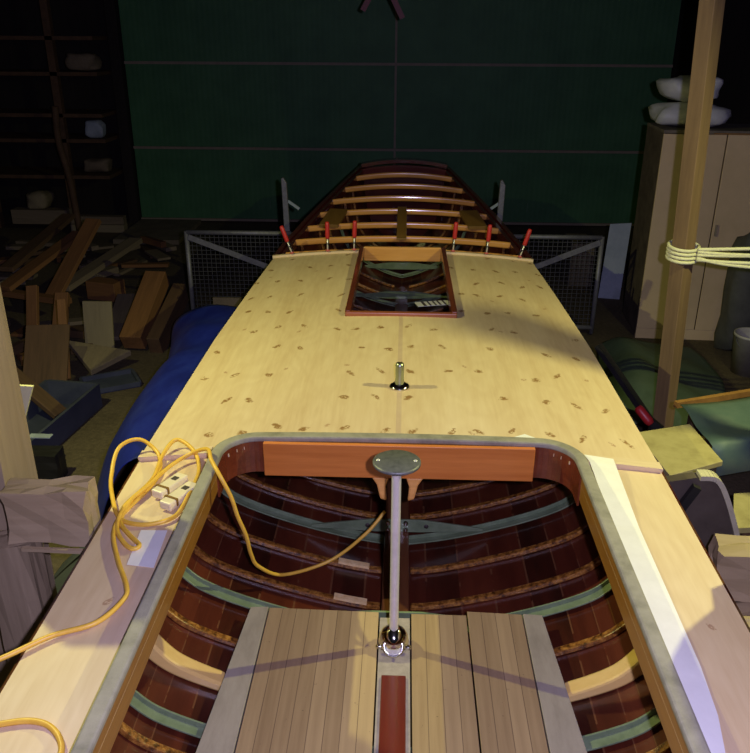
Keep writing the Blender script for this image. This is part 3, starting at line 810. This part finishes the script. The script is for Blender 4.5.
board((-2.95, 5.35, .46), (-2.44, 5.20, .08), .13, .04, 's2', 'brown board slanting into the slate blue tray')
board((-2.78, 5.95, .50), (-2.74, 5.60, .04), .34, .03, 's2', 'dark brown board leaning behind the slim stick')
board((-3.13, 6.35, .19), (-3.09, 6.27, .03), .09, .012, 'white', 'small white plate with dark notch on the scrap heap', 'plate', 'white_plate')
HM = {}
def cells(p, q, w):
    p, q = Vector(p), Vector(q); d = (q - p).xy.normalized(); n = Vector((-d.y, d.x)); L = (q - p).xy.length; out = []
    a = -.02
    while a <= L + .02:
        b = -w / 2 - .02
        while b <= w / 2 + .02:
            c = p.xy + d * a + n * b; out.append(((round(c.x / .04), round(c.y / .04)), min(max(a / max(L, .01), 0), 1))); b += .03
        a += .03
    return out
for o in [o for o in S.objects if o.get('category') in ('board', 'timber', 'stick') and o.type == 'MESH' and o.location.x < -2 and o.location.y < 10]:
    mx = o.rotation_euler.to_matrix(); xs = [Vector(c) for c in o.bound_box]
    half = (max(c.y for c in xs) - min(c.y for c in xs)) / 2; wd = max(c.x for c in xs) - min(c.x for c in xs); th = max(c.z for c in xs)
    a, b = o.location - mx @ Vector((0, half, 0)), o.location + mx @ Vector((0, half, 0))
    for c, t in cells(a, b, wd): HM[c] = max(HM.get(c, 0), a.z + (b.z - a.z) * t + th + .02)
rnd = random.Random(21); GRP = 'loose offcuts of the scrap heap'; made = 0
for tries in range(6000):
    if made >= 80: break
    if made < 56: x, y, big = rnd.uniform(-5.0, -2.45), rnd.uniform(6.5, 10.3), 1
    else: x, y, big = rnd.uniform(-3.6, -2.75), rnd.uniform(5.2, 6.6), .6
    if x > -3 and y > 8.2: continue
    a = rnd.gauss(1.2, .7); L = rnd.uniform(.25, .75) * big; w = rnd.uniform(.06, .17); th = rnd.uniform(.025, .08)
    d = Vector((cos(a), sin(a), 0)) * L / 2; c_ = Vector((x, y, 0)); cs = cells(c_ - d, c_ + d, w)
    h = [HM.get(c, 0) for c, t in cs]; top = max(h)
    if top > .42 - .15 * abs(x + 3.6) or top - min(h) > .08: continue
    c_.z = top + th / 2 + .001
    for c, t in cs: HM[c] = top + th + .002
    board(c_ - d, c_ + d, w, th, rnd.choice(['s1', 's2', 's2', 's3', 's3']), 'loose brown wood offcut lying somewhere in the scrap heap', 'offcut', 'wood_offcut', GRP); made += 1
# trays
def tray(loc, L, W, H, rz, mat, label, cat='tray'):
    t = thing('plastic_tray', label, cat, loc, (0, 0, rz))
    bm = nb(); span(bm, (-W / 2, -L / 2, 0), (W / 2, L / 2, .012)); obj('bottom', bm, mat, t)
    bm = nb()
    for s in (-1, 1):
        span(bm, (s * W / 2 - .012, -L / 2, .012), (s * W / 2 + .012, L / 2, H)); span(bm, (-W / 2 + .012, s * L / 2 - .012, .012), (W / 2 - .012, s * L / 2 + .012, H))
    obj('rim', bm, mat, t)
    return t
tray((-2.52, 5.05, 0), .95, .42, .2, -.12, 'slate', 'slate blue tray of offcuts at front of the scrap heap')
tray((-2.33, 5.92, 0), .42, .3, .05, -1.05, 'slate', 'shallow blue tray under the triangular wedge board')
timber('dark_crate', (-2.46, 4.36, 0), (-2.12, 4.50, .2), 'black', 'dark crate on the ground beside the old grey timber post', 'crate', seed=8, jitter=.004)
bm = nb(); span(bm, (-2.40, 4.595, .20), (-2.25, 4.65, .206)); tag(obj('pale_slip', bm, 'bluewhite'), 'small pale slip on the near rim of the slate tray', 'slip')
bm = nb(); span(bm, (-1.72, 7.10, .0), (-1.45, 7.13, .38)); tag(obj('brown_board', bm, 's3'), 'small brown board leaning on left mesh gate by the deck', 'board')
# low concrete footing and boards along the back left
bm = nb(); span(bm, (-3.9, 10.6, 0), (-3.0, 11.9, .06)); bmesh.ops.subdivide_edges(bm, edges=bm.edges, cuts=4, use_grid_fill=True)
tag(obj('concrete_slab', bm, 'concrete'), 'rough concrete slab on the ground beside the green doors, left', 'slab')
board((-4.72, 11.3, .06), (-3.95, 11.3, .06), .16, .11, 's4', 'lower pale timber at foot of the dark racking, left', 'timber')
board((-4.72, 11.3, .175), (-3.95, 11.3, .175), .14, .11, 's3', 'upper pale timber lying on the lower one by the racking', 'timber')

# dark racking in the far left corner
rk = thing('timber_rack', 'dark timber racking in the far left corner', 'rack', (-5.9, 11.75, 0))
for x in (-1.9, 0.0, 1.15):
    bm = nb(); span(bm, (x - .05, -.3, 0), (x + .05, -.2, 4.2)); obj('upright', bm, 's2', rk)
for z in (.72, 1.22, 1.56, 2.1, 2.55, 3.2):
    bm = nb(); span(bm, (-2.1, -.3, z), (1.75, .45, z + .05)); obj('shelf', bm, 's2', rk)
bm = nb(); add_bar(bm, (-1.9, -.34, 1.3), (0, -.34, 2.6), .03, .09); obj('brace', bm, 's2', rk)
bm = nb(); add_tube(bm, spline([(-4.58, 10.95, 1.75), (-4.60, 10.95, 1.3), (-4.5, 10.9, .8), (-4.46, 10.9, .0)], 5), .045, 8); tag(obj('leaning_pole', bm, 's2'), 'crooked brown pole leaning on the dark racking', 'pole')
def lump(name, c, r, mat, label, cat, seed=1, group=None):
    bm = nb(); bmesh.ops.create_icosphere(bm, subdivisions=3, radius=1)
    rnd = random.Random(seed); ph = [(Vector((rnd.uniform(-3, 3), rnd.uniform(-3, 3), rnd.uniform(-3, 3))), rnd.uniform(0, 6)) for _ in range(6)]
    for v in bm.verts:
        n = v.co.normalized(); k = 1 + .05 * sum(sin(n.dot(a) * 2 + b) for a, b in ph)
        q = Vector([math.copysign(abs(e) ** .62, e) for e in n]) * k
        v.co = Vector((c[0] + q.x * r[0], c[1] + q.y * r[1], c[2] + max(q.z, -.9) * r[2]))
    for f in bm.faces: f.smooth = True
    return tag(obj(name, bm, mat), label, cat, group)
lump('pale_sack', (-4.33, 11.62, 1.385), (.14, .1, .12), 'bluewhite', 'small pale sack on a shelf of the dark racking', 'sack', 4)
lump('brown_bundle', (-4.42, 11.7, 2.272), (.22, .18, .12), 's3', 'long brown bundle on an upper shelf of the racking', 'bundle', 5)
lump('brown_bundle', (-4.4, 11.75, .872), (.2, .16, .10), 's3', 'brown bundle on lowest shelf of the dark racking', 'bundle', 6)
lump('pale_log', (-5.15, 11.3, .455), (.16, .2, .12), 's4', 'pale rounded log end low before the dark racking', 'log', 7)
board((-5.5, 11.2, .24), (-4.7, 11.2, .24), .2, .2, 's3', 'grey beam below the pale rounded log end', 'timber')

# ------------------------------------------------------------------ right side
p = thing('timber_post', 'tall squared timber post with cream rope tied round it', 'post', (1.885, 5.05, 0), (0, 0, radians(38)))
bm = nb(); span(bm, (-.051, -.051, 0), (.051, .051, 5.15))
for v in bm.verts: v.co += Vector((-.042 * cos(radians(38)), .042 * sin(radians(38)), 0)) * v.co.z
obj('shaft', bm, 'post', p, bevel=.004)
# rope: coil round the post and four tails to the right
rp = thing('tied_rope', 'cream rope coiled round timber post and stretched off right', 'rope', (1.826, 5.05, 1.40))
for k in range(4):
    bm = nb(); zz = -.04 + .025 * k; ring = [(.092 * cos(a), .092 * sin(a), zz + .012 * sin(a)) for a in [2 * pi * j / 20 for j in range(21)]]
    add_tube(bm, ring, .011, 8); obj('coil', bm, 'rope', rp)
for k, (z0, z1, x1) in enumerate([(.035, .10, .85), (.02, .04, .85), (.0, .045, .85), (-.02, -.06, .9), (-.03, -.01, .85)]):
    bm = nb(); add_tube(bm, spline([(.06, -.09, z0), (.3, -.13, (z0 + z1) / 2 - .015), (x1, -.22, z1), (1.6, -.2, z1 + .1), (2.6, -.1, z1 + .25)], 6), .011, 8); obj('rope_tail', bm, 'rope', rp)
# cabinet
cb = thing('wooden_cabinet', 'tall tan cabinet standing behind the timber post, sacks on top', 'cabinet', (2.28, 7.27, 0), (0, 0, radians(-3)))
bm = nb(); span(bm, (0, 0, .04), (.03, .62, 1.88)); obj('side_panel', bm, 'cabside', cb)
bm = nb(); span(bm, (1.42, 0, .04), (1.45, .62, 1.88)); obj('side_panel', bm, 'cab', cb)
bm = nb(); span(bm, (0, -.01, 1.88), (1.45, .63, 1.905)); obj('top_panel', bm, 'dust', cb)
bm = nb(); span(bm, (.03, .58, .04), (1.42, .61, 1.88)); obj('back_panel', bm, 'cab', cb)
bm = nb(); span(bm, (0.0, -.02, .0), (1.45, .02, .10)); obj('plinth', bm, 'cab', cb)
bm = nb(); span(bm, (0.0, -.025, .10), (.53, .0, 1.875)); d1 = obj('door', bm, 'cab', cb, bevel=.004)
bm = nb(); span(bm, (.54, -.025, .10), (1.45, .0, 1.875)); d2 = obj('door', bm, 'cab', cb, bevel=.004)
bm = nb(); span(bm, (.56, -.04, 1.0), (.58, -.025, 1.1)); obj('handle', bm, 'rail', d2)
bm = nb(); span(bm, (.42, -.028, 1.878), (1.45, -.012, 1.888)); obj('front_edging', bm, 'rust', cb)
lump('white_sack', (2.55, 7.52, 2.01), (.31, .2, .105), 'bag', 'flattened white sack lying on the tan cabinet, lower of two', 'sack', 11, 'sacks on the cabinet')
lump('white_sack', (2.54, 7.53, 2.225), (.25, .18, .11), 'bag', 'plump white sack lying on top of another on the cabinet', 'sack', 12, 'sacks on the cabinet')
# bucket and dark sack behind
bk = thing('plastic_bucket', 'dirty white bucket on the ground right of the timber post', 'bucket', (3.02, 6.45, 0))
bm = nb(); add_lathe(bm, [(0, .004), (.125, .004), (.13, 0), (.15, .33), (.156, .33), (.156, .352), (.145, .352), (.142, .33), (.12, .02), (0, .02)], 32); obj('pail', bm, 'bucket', bk)
bm = nb(); add_tube(bm, [(.155 * cos(a), -.02 - .08 * sin(a), .33 - .13 * sin(a)) for a in [pi * j / 14 for j in range(15)]], .004, 6); obj('bail_handle', bm, 'wire', bk)
lump('dark_sack', (3.20, 7.0, .55), (.26, .18, .6), 'darkbag', 'tall dark sack slumped behind the dirty white bucket', 'sack', 15)
# boards leaning near right gate
bm = nb(); add_prism(bm, [(2.20, 8.5, 0), (2.42, 8.45, 0), (2.52, 8.72, .78), (2.30, 8.75, .76)], (.004, .02, 0)); tag(obj('leaning_board', bm, 'bluewhite'), 'stained bluish white board leaning beyond the right mesh gate', 'board')
bm = nb(); span(bm, (1.95, 8.9, 0), (2.2, 9.4, .5)); bmesh.ops.subdivide_edges(bm, edges=bm.edges, cuts=3, use_grid_fill=True)
tag(obj('rubble_block', bm, 'concrete'), 'rough concrete block behind the leaning bluish white board', 'block')
# green tarpaulin on the ground
sheet('green_tarpaulin', [[(1.86, 6.95, .01), (2.05, 7.0, .10), (2.3, 7.0, .06), (2.72, 7.0, .01)], [(1.75, 6.4, .01), (1.98, 6.3, .22), (2.3, 6.3, .10), (2.75, 6.35, .01)], [(1.66, 5.85, .01), (1.9, 5.8, .20), (2.25, 5.8, .12), (2.62, 5.8, .01)], [(1.6, 5.2, .01), (1.85, 5.2, .10), (2.2, 5.2, .06), (2.48, 5.2, .01)]],
      'greentarp', 'dull green tarpaulin crumpled on the ground around the timber post', 'tarpaulin', .03, 5)
# bench with plywood top, teal sheet beside it
bn = thing('work_bench', 'low bench with stained yellow plywood top against right of boat', 'bench', (1.4, 3.55, 0))
bm = nb(); add_prism(bm, [(-.085, -.25, .745), (.215, -.10, .745), (.185, .30, .745), (-.13, .185, .745)], (0, 0, .028)); obj('top_board', bm, 'bench_ply', bn, bevel=.003)
for x, y in ((-.06, -.18), (.16, -.07), (.15, .24), (-.09, .15)):
    bm = nb(); span(bm, (x - .025, y - .025, 0), (x + .025, y + .025, .745)); obj('leg', bm, 'saw', bn)
bm = nb(); add_bar(bm, (-.06, -.20, .69), (.19, -.075, .69), .03, .09); obj('apron', bm, 'saw', bn)
tb = thing('draped_table', 'table draped with a teal green sheet right of yellow plywood bench', 'table', (2.0, 3.95, 0))
bm = nb()
G = []
for i in range(13):
    u = i / 12; x0 = -.36 + .04 * u * 0; row = []
    for j in range(13):
        v = j / 12
        x = -.37 + 1.0 * u; y = (-.42 + .25 * u) + v * (.62 + .1 * u); z = .735 + .018 * sin(5 * u + 3 * v) + .012 * sin(9 * v)
        if v < .12: y += .05; z -= .13 * (1 - v / .12)
        row.append(Vector((x, y, z)))
    G.append(row)
add_grid(bm, G); obj('sheet', bm, 'tealcloth', tb, solid=.004, offset=1)
for x, y in ((-.28, -.1), (.55, -.02), (-.28, .18), (.55, .4)):
    bm = nb(); span(bm, (x - .03, y - .03, 0), (x + .03, y + .03, .70)); obj('leg', bm, 's2', tb)
bm = nb(); add_bar(bm, (-.38, .24, .725), (.6, .62, .725), .03, .035); obj('edge_rail', bm, 'rust', tb)
# grey panel with a pale curved edge, resting on the bench front
gp = thing('shaped_panel', 'dark grey panel with pale curved edge below the yellow bench top', 'panel', (0, 3.02, 0))
bm = nb(); poly = [(1.20, 0, .35), (1.20, 0, .90), (1.32, 0, .925), (1.40, 0, .92), (1.455, 0, .84), (1.53, 0, .66), (1.60, 0, .45), (1.60, 0, .0), (1.25, 0, .0)]
add_prism(bm, poly, (0, .05, 0)); obj('face', bm, 'saw', gp)
bm = nb(); pts = spline([(1.335, -.005, .93), (1.405, -.005, .922), (1.458, -.005, .845), (1.533, -.005, .665), (1.605, -.005, .45)], 5)
for a, b in zip(pts, pts[1:]): add_bar(bm, a + Vector((0, .02, 0)), b + Vector((0, .02, 0)), .06, .022)
obj('curved_edge', bm, 'paleedge', gp)
bm = nb(); add_bar(bm, (1.24, -.02, .72), (1.32, -.03, .90), .03, .035); obj('bracket', bm, 'black', gp)
bm = nb(); add_prism(bm, [(1.66, 3.30, .46), (2.3, 3.38, .46), (2.35, 3.72, .46), (1.78, 3.62, .46)], (0, 0, .03)); pb = thing('yellow_shelf', 'yellow plywood shelf low behind the pale curved edge', 'shelf')
obj('shelf_board', bm, 'bench_ply', pb)
for x, y in ((1.75, 3.36), (2.25, 3.42), (1.83, 3.58), (2.28, 3.66)):
    bm = nb(); span(bm, (x - .02, y - .02, 0), (x + .02, y + .02, .46)); obj('leg', bm, 's2', pb)
timber('timber_baulk', (1.325, 2.62, .58), (1.75, 2.76, .80), 'oldbeam', 'weathered timber baulk end beside right deck, upper one', seed=14, jitter=.010, rot=(0, 0, -.12))
timber('timber_baulk', (1.37, 2.50, .34), (1.78, 2.64, .562), 'oldbeam', 'weathered timber baulk beside right deck, lower one', seed=15, jitter=.010, rot=(0, 0, -.12))
bm = nb(); span(bm, (1.28, 2.48, 0), (1.8, 2.95, .325)); tag(obj('slate_crate', bm, 'slate', bevel=.01), 'slate blue crate under the two weathered baulks', 'crate')
# sash clamp leaning on the hull
sc = thing('sash_clamp', 'black sash clamp with red handle leaning on right side of the boat', 'clamp', (1.49, 4.2, .62))
bm = nb(); add_bar(bm, (-.28, .25, .36), (0.0, 0, .0), .05, .03); obj('bar', bm, 'black', sc)
Mr = Matrix.Translation((-.085, -.02, .09)) @ Vector((0, 0, 1)).rotation_difference(Vector((.28, -.25, -.30)).normalized()).to_matrix().to_4x4()
bm = nb(); add_lathe(bm, [(0, 0), (.022, 0), (.027, .02), (.027, .10), (.02, .12), (0, .125)], 12, Mr); obj('handle', bm, 'red', sc)
bm = nb(); add_bar(bm, (-.02, -.02, .02), (.07, -.03, -.05), .05, .04); obj('jaw', bm, 'black', sc)
bm = nb(); add_bar(bm, (.02, 0, .0), (.02, .02, -.62), .03, .03); obj('stand_bar', bm, 'black', sc)
# unseen sheet and prop added right of the view to shade the decks
bm = nb(); add_prism(bm, [(1.50, 1.1, 0), (1.50, 2.43, 0), (1.50, 2.46, 1.60), (1.50, 2.40, 1.63), (1.50, 2.38, 1.76), (1.50, 2.30, 1.90), (1.50, 1.1, 1.95)], (.03, 0, 0)); tag(obj('added_shade_sheet', bm, 'bench_ply'), 'upright plywood sheet added unseen right of cockpit to shade the deck', 'sheet')
bm = nb(); span(bm, (2.378, 3.325, 0), (2.423, 3.37, 3.0)); tag(obj('added_shadow_prop', bm, 'post'), 'slim unseen prop added right of the teal draped table to cast a shadow', 'post')
# red strap hanging from the roof
rh = thing('hanging_strap', 'dark red forked strap hanging from the roof before green doors', 'strap', (-.22, 9.0, 2.75))
for x in (-.19, .22):
    bm = nb(); add_bar(bm, (0 + x * .1, 0, .42), (x, 0, .05 if x > 0 else .12), .02, .055); obj('strap_leg', bm, 'redpaint', rh)
bm = nb(); add_tube(bm, [(0, 0, .40), (0, 0, 2.45)], .012, 8); obj('rope', bm, 'redpaint', rh)

# ------------------------------------------------------------------ light
def lamp(name, typ, loc, energy, color, **kw):
    l = bpy.data.lights.new(name, typ); l.energy = energy; l.color = color
    for k, v in kw.items(): setattr(l, k, v)
    o = bpy.data.objects.new(name, l); COL.objects.link(o); o.location = loc; return o
for nm, lc, aim in (('shaded_lamp_left', (-2.6, 3.4, 3.2), (-.6, 3.5, 1.0)), ('shaded_lamp_right', (2.6, 3.2, 3.2), (.7, 3.4, 1.0))):
    o = lamp(nm, 'SPOT', lc, 325, (.90, .90, .33), shadow_soft_size=.02, spot_size=radians(136), spot_blend=1.0)
    o.rotation_euler = (Vector(aim) - Vector(lc)).to_track_quat('-Z', 'Y').to_euler()
lamp('camera_flash', 'POINT', (.20, .0, 2.73), 315, (.64, .58, .98), shadow_soft_size=.025)
W = bpy.data.worlds.new('World'); S.world = W; W.use_nodes = True
W.node_tree.nodes['Background'].inputs[0].default_value = (.5, .55, .7, 1); W.node_tree.nodes['Background'].inputs[1].default_value = .01

# ------------------------------------------------------------------ camera
cam = bpy.data.cameras.new('camera'); co_ = bpy.data.objects.new('camera', cam); COL.objects.link(co_)
cam.sensor_fit = 'HORIZONTAL'; cam.sensor_width = 36; cam.lens = 36 * 800 / 750; cam.clip_start = .05
Rm = Matrix.Rotation(radians(2.0), 4, 'Z') @ Matrix.Rotation(radians(90 - 23.3), 4, 'X') @ Matrix.Rotation(radians(.3), 4, 'Z')
co_.matrix_world = Matrix.Translation((.05, 0, 2.67)) @ Rm
S.camera = co_
S.view_settings.view_transform = 'Standard'; S.view_settings.look = 'None'
S.view_settings.gamma = 1; S.view_settings.exposure = 0; S.view_settings.use_curve_mapping = False
